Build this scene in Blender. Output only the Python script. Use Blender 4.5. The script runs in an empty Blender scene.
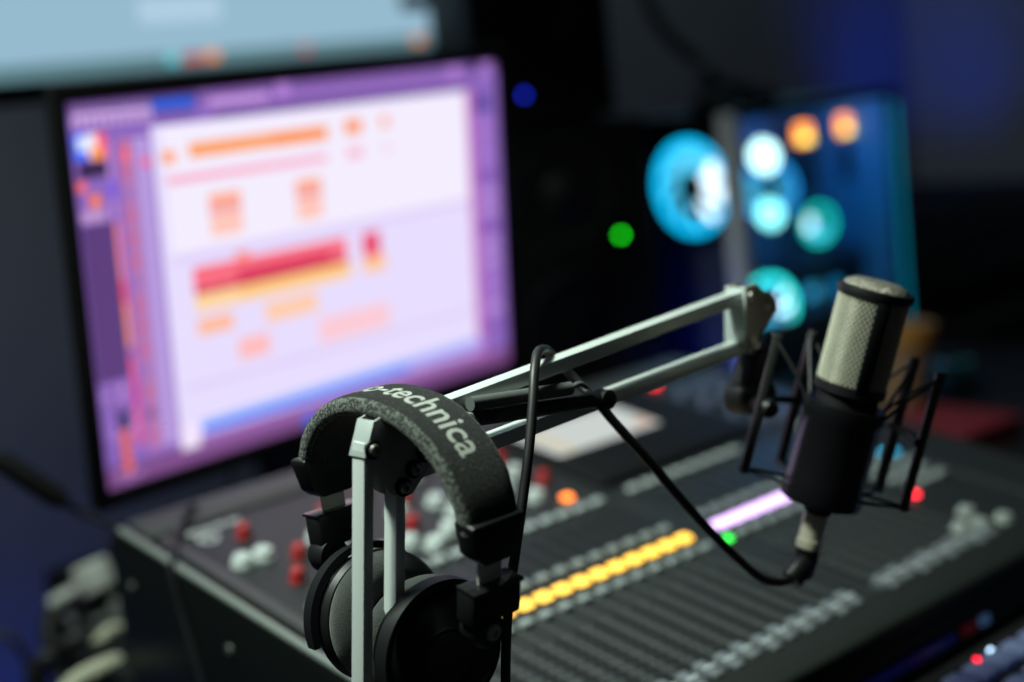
import bpy, bmesh, math, random
from mathutils import Vector, Matrix
random.seed(7)
SC = bpy.context.scene
COL = SC.collection
V = Vector
R = math.radians
# ------------------------------------------------------------------ camera (52.6 mm lens, standing at the end of the desk)
CAM_R = ((0.7470932, 0.1966482, -0.6349655), (-0.6556780, 0.0609959, -0.7525729), (-0.1092618, 0.9785750, 0.1745075))
CAM_P = V((0, 0, 1.26625))
FPX = 1495.0
CM = Matrix(CAM_R)
def at(px, py, z):
    return CAM_P + CM @ V(((px - 512) / FPX * z, -(py - 341) / FPX * z, -z))
def on_plane(px, py, p, n):
    d = at(px, py, 1) - CAM_P
    return CAM_P + d * ((V(p) - CAM_P).dot(V(n)) / d.dot(V(n)))
def on_level(px, py, z): return on_plane(px, py, (0, 0, z), (0, 0, 1))
cam = bpy.data.cameras.new('camera')
cam.sensor_width = 36; cam.lens = FPX / 1024 * 36
cam.clip_start = .05
cam.dof.use_dof = True; cam.dof.focus_distance = .86; cam.dof.aperture_fstop = 2.25
co = bpy.data.objects.new('camera', cam); COL.objects.link(co)
co.matrix_world = Matrix.Translation(CAM_P) @ CM.to_4x4()
SC.camera = co
# ------------------------------------------------------------------ materials
def lin(c): return tuple((x / 255 / 12.92 if x / 255 <= .04045 else ((x / 255 + .055) / 1.055) ** 2.4) for x in c)
MATS = {}
def mat(name, rgb=(.5, .5, .5), rough=.5, metal=0., emit=None, strength=0., sheen=0., bump=0., bscale=200., vary=0., vscale=30., spec=.5):
    if name in MATS: return MATS[name]
    m = bpy.data.materials.new(name); m.use_nodes = True
    nt = m.node_tree; b = nt.nodes['Principled BSDF']
    b.inputs['Base Color'].default_value = (*rgb, 1)
    b.inputs['Roughness'].default_value = rough
    b.inputs['Metallic'].default_value = metal
    b.inputs['Specular IOR Level'].default_value = spec
    if sheen:
        b.inputs['Sheen Weight'].default_value = sheen; b.inputs['Sheen Roughness'].default_value = .4
    if emit:
        b.inputs['Emission Color'].default_value = (*emit, 1); b.inputs['Emission Strength'].default_value = strength
    tc = nt.nodes.new('ShaderNodeTexCoord')
    if vary:
        nz = nt.nodes.new('ShaderNodeTexNoise'); nz.inputs['Scale'].default_value = vscale; nz.inputs['Detail'].default_value = 4
        nt.links.new(tc.outputs['Object'], nz.inputs['Vector'])
        mr = nt.nodes.new('ShaderNodeMapRange'); mr.inputs[1].default_value = .3; mr.inputs[2].default_value = .7
        mr.inputs[3].default_value = 1 - vary; mr.inputs[4].default_value = 1 + vary
        nt.links.new(nz.outputs['Fac'], mr.inputs[0])
        mx = nt.nodes.new('ShaderNodeMix'); mx.data_type = 'RGBA'; mx.blend_type = 'MULTIPLY'; mx.inputs[0].default_value = 1
        mx.inputs[6].default_value = (*rgb, 1)
        nt.links.new(mr.outputs[0], mx.inputs[7]); nt.links.new(mx.outputs[2], b.inputs['Base Color'])
    if bump:
        n2 = nt.nodes.new('ShaderNodeTexNoise'); n2.inputs['Scale'].default_value = bscale; n2.inputs['Detail'].default_value = 3
        nt.links.new(tc.outputs['Object'], n2.inputs['Vector'])
        bp = nt.nodes.new('ShaderNodeBump'); bp.inputs['Strength'].default_value = bump; bp.inputs['Distance'].default_value = .002
        nt.links.new(n2.outputs['Fac'], bp.inputs['Height']); nt.links.new(bp.outputs['Normal'], b.inputs['Normal'])
    MATS[name] = m; return m
def glow(name, srgb, k=1.0):
    c = lin(srgb)
    return mat(name, (.01, .01, .01), .4, emit=c, strength=k)
def glass(name, tint, refl=.08):
    m = bpy.data.materials.new(name); m.use_nodes = True; nt = m.node_tree; nt.nodes.clear()
    o = nt.nodes.new('ShaderNodeOutputMaterial'); a = nt.nodes.new('ShaderNodeBsdfTransparent'); g = nt.nodes.new('ShaderNodeBsdfGlossy')
    a.inputs[0].default_value = (*tint, 1); g.inputs[1].default_value = .05
    x = nt.nodes.new('ShaderNodeMixShader'); x.inputs[0].default_value = refl
    nt.links.new(a.outputs[0], x.inputs[1]); nt.links.new(g.outputs[0], x.inputs[2]); nt.links.new(x.outputs[0], o.inputs[0])
    MATS[name] = m; return m
BLACK = mat('black_plastic', (.007, .007, .008), .45, spec=.3)
MATTE = mat('matte_black', (.005, .005, .006), .65, spec=.15)
GLOSS = mat('gloss_black', (.01, .01, .011), .2)
RUBBER = mat('cable_rubber', (.010, .010, .011), .5)
ALU = mat('brushed_aluminium', (.60, .65, .62), .38, .35, bump=.05, bscale=900)
PLATE = mat('bracket_steel', (.34, .35, .34), .45, .2)
STEEL = mat('bright_steel', (.62, .62, .6), .25, 1)
FAB = mat('headband_fabric', (.006, .007, .006), .95, sheen=.06, bump=1.0, bscale=900, vary=.5, vscale=260)
def lint(m, amount, col, scale):
    nt = m.node_tree; bs = nt.nodes['Principled BSDF']
    nz = nt.nodes.new('ShaderNodeTexNoise'); nz.inputs['Scale'].default_value = scale; nz.inputs['Detail'].default_value = 2
    tc = nt.nodes.new('ShaderNodeTexCoord'); nt.links.new(tc.outputs['Object'], nz.inputs['Vector'])
    mr = nt.nodes.new('ShaderNodeMapRange'); mr.inputs[1].default_value = amount; mr.inputs[2].default_value = amount + .06; nt.links.new(nz.outputs['Fac'], mr.inputs[0])
    mx = nt.nodes.new('ShaderNodeMix'); mx.data_type = 'RGBA'; mx.inputs[7].default_value = (*col, 1)
    src = bs.inputs['Base Color'].links[0].from_socket
    nt.links.new(mr.outputs[0], mx.inputs[0]); nt.links.new(src, mx.inputs[6]); nt.links.new(mx.outputs[2], bs.inputs['Base Color'])
lint(FAB, .63, (.06, .066, .058), 620)
FAB_EDGE = mat('headband_fabric_edge', (.016, .018, .016), .95, sheen=.12, bump=1.0, bscale=900, vary=.5, vscale=260)  # paler, more heavily flecked fabric for the headband's edge faces
lint(FAB_EDGE, .48, (.12, .135, .115), 480)
PADF = mat('ear_pad_velour', (.03, .034, .031), .9, sheen=.25, bump=.7, bscale=1400)
PANEL = mat('console_panel', (.016, .0185, .0195), .5, .0, spec=.3, vary=.08, vscale=12)
CHAS = mat('console_chassis', (.010, .011, .011), .5, spec=.3)
TRIM = mat('console_trim', (.035, .037, .037), .5)
KNOBW = mat('pale_knob', (.5, .55, .54), .45)
KNOBR = mat('red_knob', (.42, .012, .012), .4)
BTN = mat('grey_button', (.24, .27, .27), .5)
CAP = mat('fader_cap_grey', (.11, .12, .13), .4)
MARK = mat('scale_print', (.10, .108, .104), .6)
# ------------------------------------------------------------------ mesh builder
class MB:
    def __init__(s): s.bm = bmesh.new(); s.mi = 0
    def _merge(s, t):
        mp = {v: s.bm.verts.new(v.co) for v in t.verts}
        for f in t.faces:
            try: g = s.bm.faces.new([mp[v] for v in f.verts]); g.material_index = s.mi
            except ValueError: pass
        t.free(); return s
    def box(s, c, size, ax=None, bev=0., seg=2):
        t = bmesh.new(); bmesh.ops.create_cube(t, size=1)
        for v in t.verts: v.co = V((v.co.x * size[0], v.co.y * size[1], v.co.z * size[2]))
        if bev: bmesh.ops.bevel(t, geom=list(t.edges), offset=bev, segments=seg, profile=.5, affect='EDGES')
        M3 = Matrix((ax[0], ax[1], ax[2])).transposed() if ax else Matrix.Identity(3)
        for v in t.verts: v.co = M3 @ v.co + V(c)
        return s._merge(t)
    def lathe(s, o, axis, prof, n=32, ref=None):
        w = V(axis).normalized(); u = (V(ref) if ref else (V((0, 0, 1)) if abs(w.z) < .9 else V((1, 0, 0)))); u = (u - w * u.dot(w)).normalized(); q = w.cross(u)
        t = bmesh.new(); rows = []
        for r, h in prof:
            if r < 1e-6: rows.append([t.verts.new(V(o) + w * h)])
            else: rows.append([t.verts.new(V(o) + w * h + (u * math.cos(k * 2 * math.pi / n) + q * math.sin(k * 2 * math.pi / n)) * r) for k in range(n)])
        for a, b in zip(rows, rows[1:]):
            for k in range(n):
                k2 = (k + 1) % n
                f = [a[k % len(a)], a[k2 % len(a)], b[k2 % len(b)], b[k % len(b)]]
                g = []
                for v in f:
                    if v not in g: g.append(v)
                if len(g) > 2: t.faces.new(g)
        return s._merge(t)
    def cyl(s, p0, p1, r0, r1=None, n=20):
        r1 = r0 if r1 is None else r1
        d = V(p1) - V(p0)
        return s.lathe(p0, d, [(0, 0), (r0, 0), (r1, d.length), (0, d.length)], n)
    def torus(s, c, axis, Rr, r, n=40, m=12, sx=1.0):
        prof = [(Rr + r * math.cos(a), r * sx * math.sin(a)) for a in [k * 2 * math.pi / m for k in range(m + 1)]]
        return s.lathe(c, axis, prof, n)
    def sweep(s, pts, sect, upv=None, sub=6, closed_caps=True):
        P = curve(pts, sub); t = bmesh.new(); rows = []
        u = None
        for i, p in enumerate(P):
            d = (P[min(i + 1, len(P) - 1)] - P[max(i - 1, 0)]).normalized()
            if u is None:
                u = V(upv) if upv is not None else (V((0, 0, 1)) if abs(d.z) < .9 else V((1, 0, 0)))
            u = (u - d * u.dot(d)).normalized(); q = d.cross(u)
            rows.append([t.verts.new(p + u * a + q * b) for a, b in sect])
        n = len(sect)
        for a, b in zip(rows, rows[1:]):
            for k in range(n): t.faces.new([a[k], a[(k + 1) % n], b[(k + 1) % n], b[k]])
        t.faces.new(rows[0][::-1]); t.faces.new(rows[-1])
        return s._merge(t)
    def tube(s, pts, r, n=12, sub=6):
        return s.sweep(pts, [(r * math.cos(k * 2 * math.pi / n), r * math.sin(k * 2 * math.pi / n)) for k in range(n)], None, sub)
    def prism(s, poly, ext, bev=0.):
        t = bmesh.new(); a = [t.verts.new(V(p)) for p in poly]; b = [t.verts.new(V(p) + V(ext)) for p in poly]
        t.faces.new(a[::-1]); t.faces.new(b); n = len(a)
        for k in range(n): t.faces.new([a[k], a[(k + 1) % n], b[(k + 1) % n], b[k]])
        bmesh.ops.recalc_face_normals(t, faces=t.faces)
        if bev: bmesh.ops.bevel(t, geom=list(t.edges), offset=bev, segments=2, profile=.5, affect='EDGES')
        return s._merge(t)
    def quad(s, pts):
        s.bm.faces.new([s.bm.verts.new(V(p)) for p in pts]).material_index = s.mi; return s
def curve(pts, sub=6):
    P = [V(p) for p in pts]
    if len(P) < 3 or sub < 2: return P
    out = []
    for i in range(len(P) - 1):
        a, b, c, d = P[max(i - 1, 0)], P[i], P[i + 1], P[min(i + 2, len(P) - 1)]
        for k in range(sub):
            t = k / sub
            out.append(.5 * ((2 * b) + (c - a) * t + (2 * a - 5 * b + 4 * c - d) * t * t + (3 * b - a - 3 * c + d) * t ** 3))
    out.append(P[-1]); return out
def origin(o):
    p = V((0, 0, 0))
    while o is not None: p = p + o.location; o = o.parent
    return p
def obj(name, mb, m, parent=None, loc=None, flat=False, kind=None, label=None):
    """one mesh object; vertices are given in world coordinates"""
    bm = mb.bm; bmesh.ops.recalc_face_normals(bm, faces=bm.faces)
    base = V(loc) if loc is not None else V((0, 0, 0))
    if parent is not None: base = origin(parent)
    for v in bm.verts: v.co -= base
    for f in bm.faces: f.smooth = not flat
    for e in bm.edges:
        if len(e.link_faces) == 2 and e.calc_face_angle(0) > .6: e.smooth = False
    me = bpy.data.meshes.new(name); bm.to_mesh(me); bm.free()
    for x in (m if isinstance(m, (list, tuple)) else [m]): me.materials.append(x)
    o = bpy.data.objects.new(name, me); COL.objects.link(o)
    if parent is not None: o.parent = parent
    else: o.location = base
    if kind: o['kind'] = kind
    if label: o['label'] = label
    return o
def twin(src, loc, parent, name=None):
    """copy of a part (sharing its mesh) at a world position, with its own children"""
    c = src.copy(); COL.objects.link(c); c.parent = parent
    c.location = V(loc) - origin(parent)
    for ch in list(src.children):
        d = ch.copy(); COL.objects.link(d); d.parent = c
    return c
def tag(o, label, cat, group=None):
    o['label'] = label; o['category'] = cat
    if group: o['group'] = group
    return o
def thing(name, label, cat, loc, group=None):
    o = bpy.data.objects.new(name, None); COL.objects.link(o); o.location = V(loc); o.empty_display_size = .05
    return tag(o, label, cat, group)
X, Y, Z = V((1, 0, 0)), V((0, 1, 0)), V((0, 0, 1))
# ================================================================== the setting
WALL = mat('wall_paint', (.30, .32, .36), .85, bump=.1, bscale=60, vary=.06, vscale=3)
b = MB(); b.box((1.0, 2.29, 1.35), (4.6, .1, 2.7)); obj('wall_back', b, WALL, kind='structure')
b = MB(); b.box((3.35, .9, 1.35), (.1, 2.7, 2.7)); obj('wall_right', b, WALL, kind='structure')
b = MB(); b.box((1.0, .6, -.05), (4.8, 3.5, .1)); obj('floor', b, mat('floor_boards', (.05, .045, .045), .6, vary=.2, vscale=5), kind='structure')
# ================================================================== desks
DZ = .75
WOODB = mat('dark_desk_laminate', (.006, .006, .007), .6, spec=.2, bump=.05, bscale=40)
t = thing('desk', 'black laminate desk holding the mixing console and the monitor', 'desk', (1.3, .8, 0))
b = MB(); b.prism([(.41, .20, DZ - .035), (2.15, .20, DZ - .035), (2.15, 1.40, DZ - .035), (.56, 1.40, DZ - .035), (.56, 1.04, DZ - .035), (.41, 1.04, DZ - .035)], Z * .035, .002); obj('desk_top', b, WOODB, t)
for x, y in ((.46, .26), (2.10, .26), (.61, 1.34), (2.10, 1.34)):
        b = MB(); b.box((x, y, (DZ - .035) / 2), (.05, .05, DZ - .035), bev=.002); obj('leg', b, BLACK, t)
t = thing('sideboard', 'long dark sideboard behind the desk under the speakers and computer', 'sideboard', (2.1, 1.74, 0))
b = MB(); b.box((2.1, 1.74, DZ - .015), (1.9, .64, .03), bev=.003); obj('top_board', b, WOODB, t)
b = MB(); b.box((2.1, 1.76, .36), (1.86, .58, .72), bev=.003); obj('cabinet_body', b, MATTE, t)
for k in range(4):
    b = MB(); b.box((1.40 + k * .465, 1.463, .36), (.45, .016, .66), bev=.003); d = obj('door', b, BLACK, t)
    b = MB(); b.cyl((1.57 + k * .465, 1.445, .5), (1.57 + k * .465, 1.445, .62), .005); obj('handle', b, STEEL, d)
# ================================================================== mixing console
S = R(9.0); D = .555; W = .75
ex = X; ey = V((0, math.cos(S), math.sin(S))); en = V((0, -math.sin(S), math.cos(S)))
O = V((.54001, .64027, .82)); D = .592
def K(x, y, h=0): return O + ex * x + ey * y + en * h
KA = (ex, ey, en)
con = thing('mixing_console', 'large black digital mixing console with lit yellow and violet channel strips', 'mixing console', (O.x + W / 2, O.y + D / 2, DZ))
yb = O.y + D * math.cos(S)
def prof(x, inset=0., top=0.):
    pts = [K(x, .004, -.012 + top), K(x, .016, top), K(x, D - .02, top), K(x, D, -.015 + top)]
    a = [V((x, O.y + .03, DZ)), V((x, O.y, DZ + .02))] + [V((x, p.y, p.z)) for p in pts] + [V((x, yb, DZ + .03)), V((x, yb - .01, DZ))]
    for p in a: p.x = O.x + x
    return a
b = MB(); b.prism(prof(.012, top=-.003), ex * (W - .024)); obj('chassis', b, CHAS, con)
for xs, nm in ((0., 'side_panel'), (W - .014, 'side_panel')):
    b = MB(); b.prism(prof(xs, top=.004), ex * .014, bev=.006); sp = obj(nm, b, mat('side_panel_black', (.004, .005, .005), .4, spec=.25), con)
    if xs == 0:
        for px, py in ((132, 587), (230, 650)):
            p = on_plane(px, py, (O.x, 0, 0), (1, 0, 0))
            b = MB(); b.lathe(p + V((.001, 0, 0)), (-1, 0, 0), [(0, .003), (.0035, .003), (.005, .001), (.005, 0)], 16); obj('screw', b, mat('screw_dark', (.09, .095, .09), .4, .3), sp)
b = MB(); b.box(K(.0035, D / 2 + .004, .0035), (.006, D - .05, .006), KA, .0022, 3); obj('edge_highlight', b, mat('edge_highlight_grey', (.17, .195, .18), .35), con)  # paler strip paints the highlight along the side panel's upper edge
b = MB(); b.box(K(W / 2, .027, .003), (W - .03, .046, .016), KA, .006, 4); obj('armrest', b, mat('armrest_rubber', (.009, .011, .0095), .6, spec=.2), con)
b = MB(); b.box(K(W / 2, .292, -.001), (W - .034, .484, .008), KA, .002); top = obj('top_panel', b, PANEL, con)
b = MB(); b.box(K(W / 2, .560, .0), (W - .03, .046, .010), KA, .003); obj('rear_trim', b, TRIM, con)
b = MB(); b.box(K(.022, .29, .0015), (.012, .48, .009), KA, .003); obj('edge_trim', b, TRIM, con)
HT = .0032
PITCH = .0205
chan = [(.036 + PITCH * (k + .5), 'y') for k in range(16)] + [(.392 + PITCH * (k + .5), 'v') for k in range(8)] + [(.655, 'c')]
ME = {}
def proto(key, fn, m, name, at_, parent=None, fnp=None):
    if key not in ME:
        bb = MB(); fn(bb, V(at_)); o = obj(name, bb, m, parent or con)
        # re-centre the mesh on its own position so that copies can share it
        off = V(at_) - origin(parent or con)
        for v in o.data.vertices: v.co -= off
        o.location = off; ME[key] = o; return o
    return twin(ME[key], at_, parent or con)
DISP = {'y': glow('scribble_yellow', (255, 196, 72), 3.2), 'v': glow('scribble_violet', (226, 190, 255), 3.0), 'c': glow('scribble_cyan', (40, 190, 240), 2.2)}
METER = mat('meter_window', (.012, .013, .014), .3)
for i, (x, c) in enumerate(chan):
    proto('slot', lambda q, p: q.box(p, (.0032, .112, .0012), KA), MATTE, 'fader_slot', K(x, .112, HT))
    def fader(q, p):
        q.box(p + en * .005, (.0115, .024, .010), KA, .0025, 2); q.mi = 1; q.box(p + en * .0101, (.0115, .0016, .001), KA); q.mi = 0
    jig = [.0, .002, -.001, .0015][i % 4]
    proto('fader', fader, [CAP, KNOBW], 'fader_cap', K(x, .051 + jig, HT))
    proto('mute', lambda q, p: q.box(p + en * .002, (.0125, .008, .004), KA, .0012), BTN, 'mute_button', K(x, .199, HT))
    proto('disp' + c, lambda q, p: q.box(p + en * .001, (.0125 if c == 'y' else .0165, .0105, .003), KA), DISP[c], 'channel_display', K(x, .2245, HT))
    proto('solo', lambda q, p: q.box(p + en * .002, (.0125, .008, .004), KA, .0012), BTN, 'solo_button', K(x, .2475, HT))
    proto('meter', lambda q, p: q.box(p, (.012, .05, .0012), KA), METER, 'level_meter', K(x, .287, HT))
    proto('select', lambda q, p: q.box(p + en * .002, (.014, .009, .0045), KA, .0014), mat('pale_button', (.36, .40, .40), .5), 'select_button', K(x, .330, HT))
b = MB()
for x, c in chan:
    for k in range(11):
        wd = .007 if k % 5 == 0 else .0045
        for sx in (-1, 1): b.box(K(x + sx * (.003 + wd / 2), .062 + k * .0103, HT - .0002), (wd, .0008, .0006), KA)
    b.box(K(x + .0102, .13, HT - .0002), (.0009, .15, .0006), KA)
o = obj('fader_scale', b, MARK, con); o['kind'] = 'stuff'
# lcd
b = MB(); b.box(K(.494, .44, .004), (.225, .182, .014), KA, .004, 3); lb = obj('screen_bezel', b, MATTE, con)
LCDW = glow('lcd_white', (205, 212, 208), .95)
b = MB(); b.mi = 0; b.box(K(.468, .465, .0112), (.142, .082, .001), KA)
b.mi = 1
for k in range(4): b.box(K(.412 + .004, .432 + k * .016, .0118), (.016, .008, .0004), KA)
b.mi = 2; b.box(K(.526, .438, .0118), (.020, .014, .0004), KA)
b.mi = 3; b.box(K(.468, .500, .0118), (.136, .008, .0004), KA)
obj('lcd_screen', b, [LCDW, glow('lcd_cream', (236, 214, 160), .8), glow('lcd_peach', (240, 190, 160), .8), glow('lcd_grey', (120, 130, 140), .7)], lb)
# knobs of the preamp, gate, dynamics and equaliser sections
def knob(key, x, y, r=.0088, h=.010, m=KNOBW, name='rotary_knob'):
    def f(q, p): q.lathe(p, en, [(0, 0), (r * 1.15, 0), (r * 1.1, h * .35), (r, h * .4), (r * .86, h * .93), (r * .7, h), (0, h)], 20)
    return proto(key, f, m, name, K(x, y, HT - .001))
for x, y in ((.066, .437), (.046, .437), (.245, .428), (.243, .398), (.186, .356), (.345, .433), (.143, .372), (.172, .374), (.105, .372),
             (.120, .436), (.155, .430), (.205, .432), (.280, .430), (.310, .432), (.215, .372), (.280, .374), (.320, .376), (.310, .405), (.120, .405), (.27, .492), (.325, .492)):
    knob('kw', x, y)
for x, y in ((.076, .484), (.088, .417), (.062, .380), (.228, .452), (.197, .402), (.352, .400), (.378, .500), (.306, .520), (.352, .462), (.215, .500), (.150, .470)):
    knob('kr', x, y, .006, .013, KNOBR, 'red_knob')
for x, y in ((.630, .44), (.660, .44), (.690, .44), (.630, .475), (.660, .475), (.690, .475), (.630, .40), (.660, .40), (.690, .40), (.63, .365), (.66, .365), (.69, .365)):
    knob('kb', x, y, .007, .012, mat('blue_grey_knob', (.10, .12, .20), .4), 'master_knob')
for x, y in ((.566, .112), (.586, .106), (.572, .083), (.594, .080), (.612, .098), (.633, .075), (.600, .128)):
    knob('ka', x - .018, y - .036, .0075, .007, mat('assign_knob_grey', (.28, .31, .29), .45), 'assign_knob')
for j in range(4):
    for k in range(3):
        proto('mg', lambda q, p: q.box(p + en * .002, (.014, .010, .005), KA, .0014), BTN, 'mute_group_button', K(.60 + k * .022, .160 + j * .019, HT))
def led(name, x, y, m, sx=.0075, sy=.0065, h=.003):
    b = MB(); b.box(K(x, y, HT + h / 2), (sx, sy, h), KA, .0008); return obj(name, b, m, con)
led('lit_button', .342, .357, glow('led_orange', (255, 130, 50), 5), .009, .008)['label'] = 'lit orange button'
led('status_light', .382, .1985, glow('led_green', (50, 230, 70), 4.5), .006, .006)['label'] = 'lit green light'
led('clip_light', .584, .146, glow('led_red', (255, 45, 60), 6), .0055, .0055)['label'] = 'lit red light'
led('power_light', .641, .527, glow('led_red_dim', (255, 40, 40), 5), .009, .006)['label'] = 'lit red light by the back edge'
for q in ((.030, .520), (.047, .5205), (.060, .5195), (.074, .5205), (.088, .520)):
    b = MB(); b.box(K(q[0], q[1], HT), (.010, .006, .0008), KA); obj('emblem', b, mat('emblem_silver', (.42, .45, .45), .4), con)
b = MB(); b.torus(K(.052, .503, HT), en, .008, .0018, 24, 8, .3); obj('emblem', b, MATS['emblem_silver'], con)
# ================================================================== big monitor
mc = V((.8987, 1.3666, 1.0984)); mx = V((.9905, .1378, -.002)).normalized(); mu = V((.0135, -.0829, .9965)); mu = (mu - mx * mu.dot(mx)).normalized(); mn = mx.cross(mu)
MW, MH = .597, .373
MA = (mx, mn, mu)     # mn points away from the screen side: front is -mn... checked below
if mn.dot(V((0, -1, 0))) < 0: mn = -mn
MA = (mx, -mn, mu)
mon = thing('computer_monitor', 'wide desktop monitor behind the console showing a lavender editing window', 'monitor', (mc.x, mc.y + .06, DZ))
b = MB(); b.box(mc - mn * .0065, (MW + .030, .011, MH + .036), MA, .003, 2); b.box(mc - mn * .022, (MW * .6, .022, MH * .55), MA, .008, 2); obj('housing', b, MATTE, mon)
def bez(q):
    for s in (-1, 1):
        q.box(mc + mx * s * (MW / 2 + .0085) + mn * .0005, (.015, .008, MH + .034), MA, .002)
        q.box(mc + mu * s * (MH / 2 + .0095) + mn * .0005, (MW + .03, .008, .017), MA, .002)
b = MB(); bez(b); obj('bezel', b, BLACK, mon)
UI = []; uib = MB(); uim = {}
def ui(u0, v0, u1, v1, rgb, lay=1, k=1.0):
    key = (rgb, k)
    if key not in uim: uim[key] = len(UI); UI.append(glow('screen_%d_%d_%d_%d' % (*rgb, int(k * 100)), rgb, k))
    uib.mi = uim[key]
    h = .0004 + .00012 * lay
    f = lambda u, v: mc + mx * (u - .5) * MW + mu * (.5 - v) * MH + mn * h
    uib.quad([f(u0, v1), f(u1, v1), f(u1, v0), f(u0, v0)])
ui(0, 0, 1, 1, (140, 104, 190), 0)
ui(0, 0, 1, .03, (96, 66, 130)); ui(.25, .0, .92, .05, (150, 108, 192)); ui(.28, .055, .92, .078, (110, 80, 150))
rnd = random.Random(3)
ui(.008, .008, .155, .062, (208, 172, 236))
for k in range(9): ui(.012 + k * .016, .04, .021 + k * .016, .060, (150, 110, 170), 2)
ui(.158, .012, .243, .040, (18, 92, 214), 2); ui(.158, .045, .245, .064, (110, 84, 160), 2)
for k in range(8): ui(.275 + k * .016, .022, .287 + k * .016, .046, (206, 160, 232), 2)
ui(.150, .080, .916, .935, (232, 222, 255), 2, 1.0); ui(.17, .085, .90, .42, (244, 238, 255), 3, 1.0)
ui(.004, .075, .034, .145, (70, 110, 255), 2); ui(.03, .08, .050, .14, (250, 235, 245), 3); ui(.046, .08, .064, .145, (255, 80, 90), 3); ui(.034, .118, .056, .146, (255, 160, 60), 4); ui(.012, .085, .03, .12, (220, 235, 255), 3)
ui(.009, .148, .062, .19, (60, 40, 80), 2); ui(.004, .196, .02, .222, (255, 110, 90), 2); ui(.024, .232, .044, .264, (255, 130, 60), 2); ui(.003, .306, .064, .715, (92, 62, 124), 2)
ui(.006, .27, .05, .30, (190, 150, 205), 2)
for k in range(60):
    u = .004 + rnd.random() * .055; v = .72 + rnd.random() * .26; c = rnd.choice([(200, 150, 225), (120, 80, 160), (180, 130, 200), (90, 60, 120)])
    ui(u, v, u + .012, v + .009, c, 2)
ui(.034, .85, .050, .968, (226, 100, 60), 3); ui(.03, .80, .055, .85, (70, 60, 110), 3)
ui(.064, .31, .072, .46, (255, 140, 150), 2); ui(.064, .46, .073, .56, (255, 80, 70), 3); ui(.065, .52, .074, .64, (255, 150, 90), 3); ui(.066, .66, .074, .90, (255, 90, 120), 3); ui(.066, .72, .074, .80, (240, 60, 130), 4)
ui(.064, .1, .070, .30, (200, 150, 220), 2); ui(.064, .2, .07, .25, (120, 90, 255), 3)
ui(.086, .10, .110, .93, (186, 120, 178), 2); ui(.118, .10, .140, .93, (168, 136, 214), 2)
for k in range(42):
    v = .11 + k * .0195
    ui(.112, v, .145, v + .007, (212, 184, 240), 3)
    if k % 3 == 0: ui(.088, v, .106, v + .03, rnd.choice([(150, 90, 140), (200, 110, 150), (160, 120, 190)]), 3)
ui(.09, .13, .105, .16, (255, 110, 110), 4); ui(.128, .155, .142, .18, (255, 90, 130), 4)
ui(.167, .146, .194, .181, (255, 172, 130), 4); ui(.222, .134, .532, .174, (255, 164, 104), 4); ui(.40, .138, .53, .168, (255, 146, 72), 5)
ui(.575, .126, .617, .168, (255, 150, 92), 4); ui(.667, .127, .688, .162, (255, 168, 140), 4)
ui(.172, .214, .527, .237, (250, 178, 206), 4); ui(.577, .208, .616, .240, (250, 184, 210), 4); ui(.67, .21, .686, .235, (246, 206, 228), 4)
for (a, c_) in ((.253, .322), (.446, .508)):
    ui(a, .277, c_, .312, (255, 176, 150), 4); ui(a, .312, c_, .33, (240, 160, 170), 4); ui(a, .33, c_, .395, (255, 206, 196), 4); ui(a, .35, c_, .368, (255, 190, 176), 5)
ui(.207, .466, .559, .540, (250, 110, 130), 4); ui(.30, .50, .52, .541, (220, 52, 92), 5); ui(.207, .526, .559, .541, (200, 40, 80), 6); ui(.3, .448, .33, .468, (255, 150, 120), 4)
ui(.6, .466, .645, .54, (236, 70, 110), 4); ui(.206, .541, .566, .588, (255, 214, 160), 4); ui(.30, .548, .56, .572, (255, 196, 120), 5); ui(.598, .541, .657, .588, (255, 200, 150), 4)
ui(.207, .608, .283, .655, (255, 190, 160), 4); ui(.355, .605, .478, .665, (255, 206, 176), 4); ui(.476, .69, .658, .765, (252, 204, 216), 4); ui(.289, .69, .359, .75, (255, 190, 190), 4)
ui(.17, .43, .905, .445, (222, 206, 246), 3); ui(.17, .78, .905, .80, (224, 210, 248), 3)
ui(.15, .89, .19, .955, (244, 230, 255), 4); ui(.196, .885, .92, .905, (170, 190, 255), 4); ui(.196, .903, .70, .925, (72, 130, 250), 5); ui(.70, .903, .92, .925, (170, 150, 240), 5)
ui(.0, .945, 1, 1, (128, 80, 140), 1.5); ui(.19, .93, .93, .955, (166, 112, 190), 3)
ui(.425, .965, .452, .998, (40, 110, 240), 4)
ui(.905, .08, .925, .95, (198, 110, 190), 4); ui(.93, .10, .972, .15, (84, 70, 150), 4)
for k in range(13): ui(.932, .18 + k * .055, .985, .216 + k * .055, rnd.choice([(168, 120, 206), (140, 96, 184), (180, 136, 214)]), 3)
for u in (.42, .86, .955): ui(u, .0, u + .03, .04, (178, 128, 214), 3)
obj('screen', uib, UI, mon)
b = MB(); b.box((mc.x + .03, mc.y + .055, DZ + .15), (.06, .03, .29), bev=.004); obj('stand_neck', b, BLACK, mon)
b = MB(); b.box((mc.x + .03, mc.y - .045, DZ + .006), (.24, .12, .012), bev=.004, seg=3); obj('stand_base', b, BLACK, mon)
q = mc - mn * .03
b = MB(); b.tube([at(228, 455, 1.62), at(230, 480, 1.60), at(233, 510, 1.585), at(236, 545, 1.575), at(240, 585, 1.57)], .003); tag(obj('display_cable', b, RUBBER), 'black cable hanging behind the lower edge of the desktop monitor', 'cable')
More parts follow.
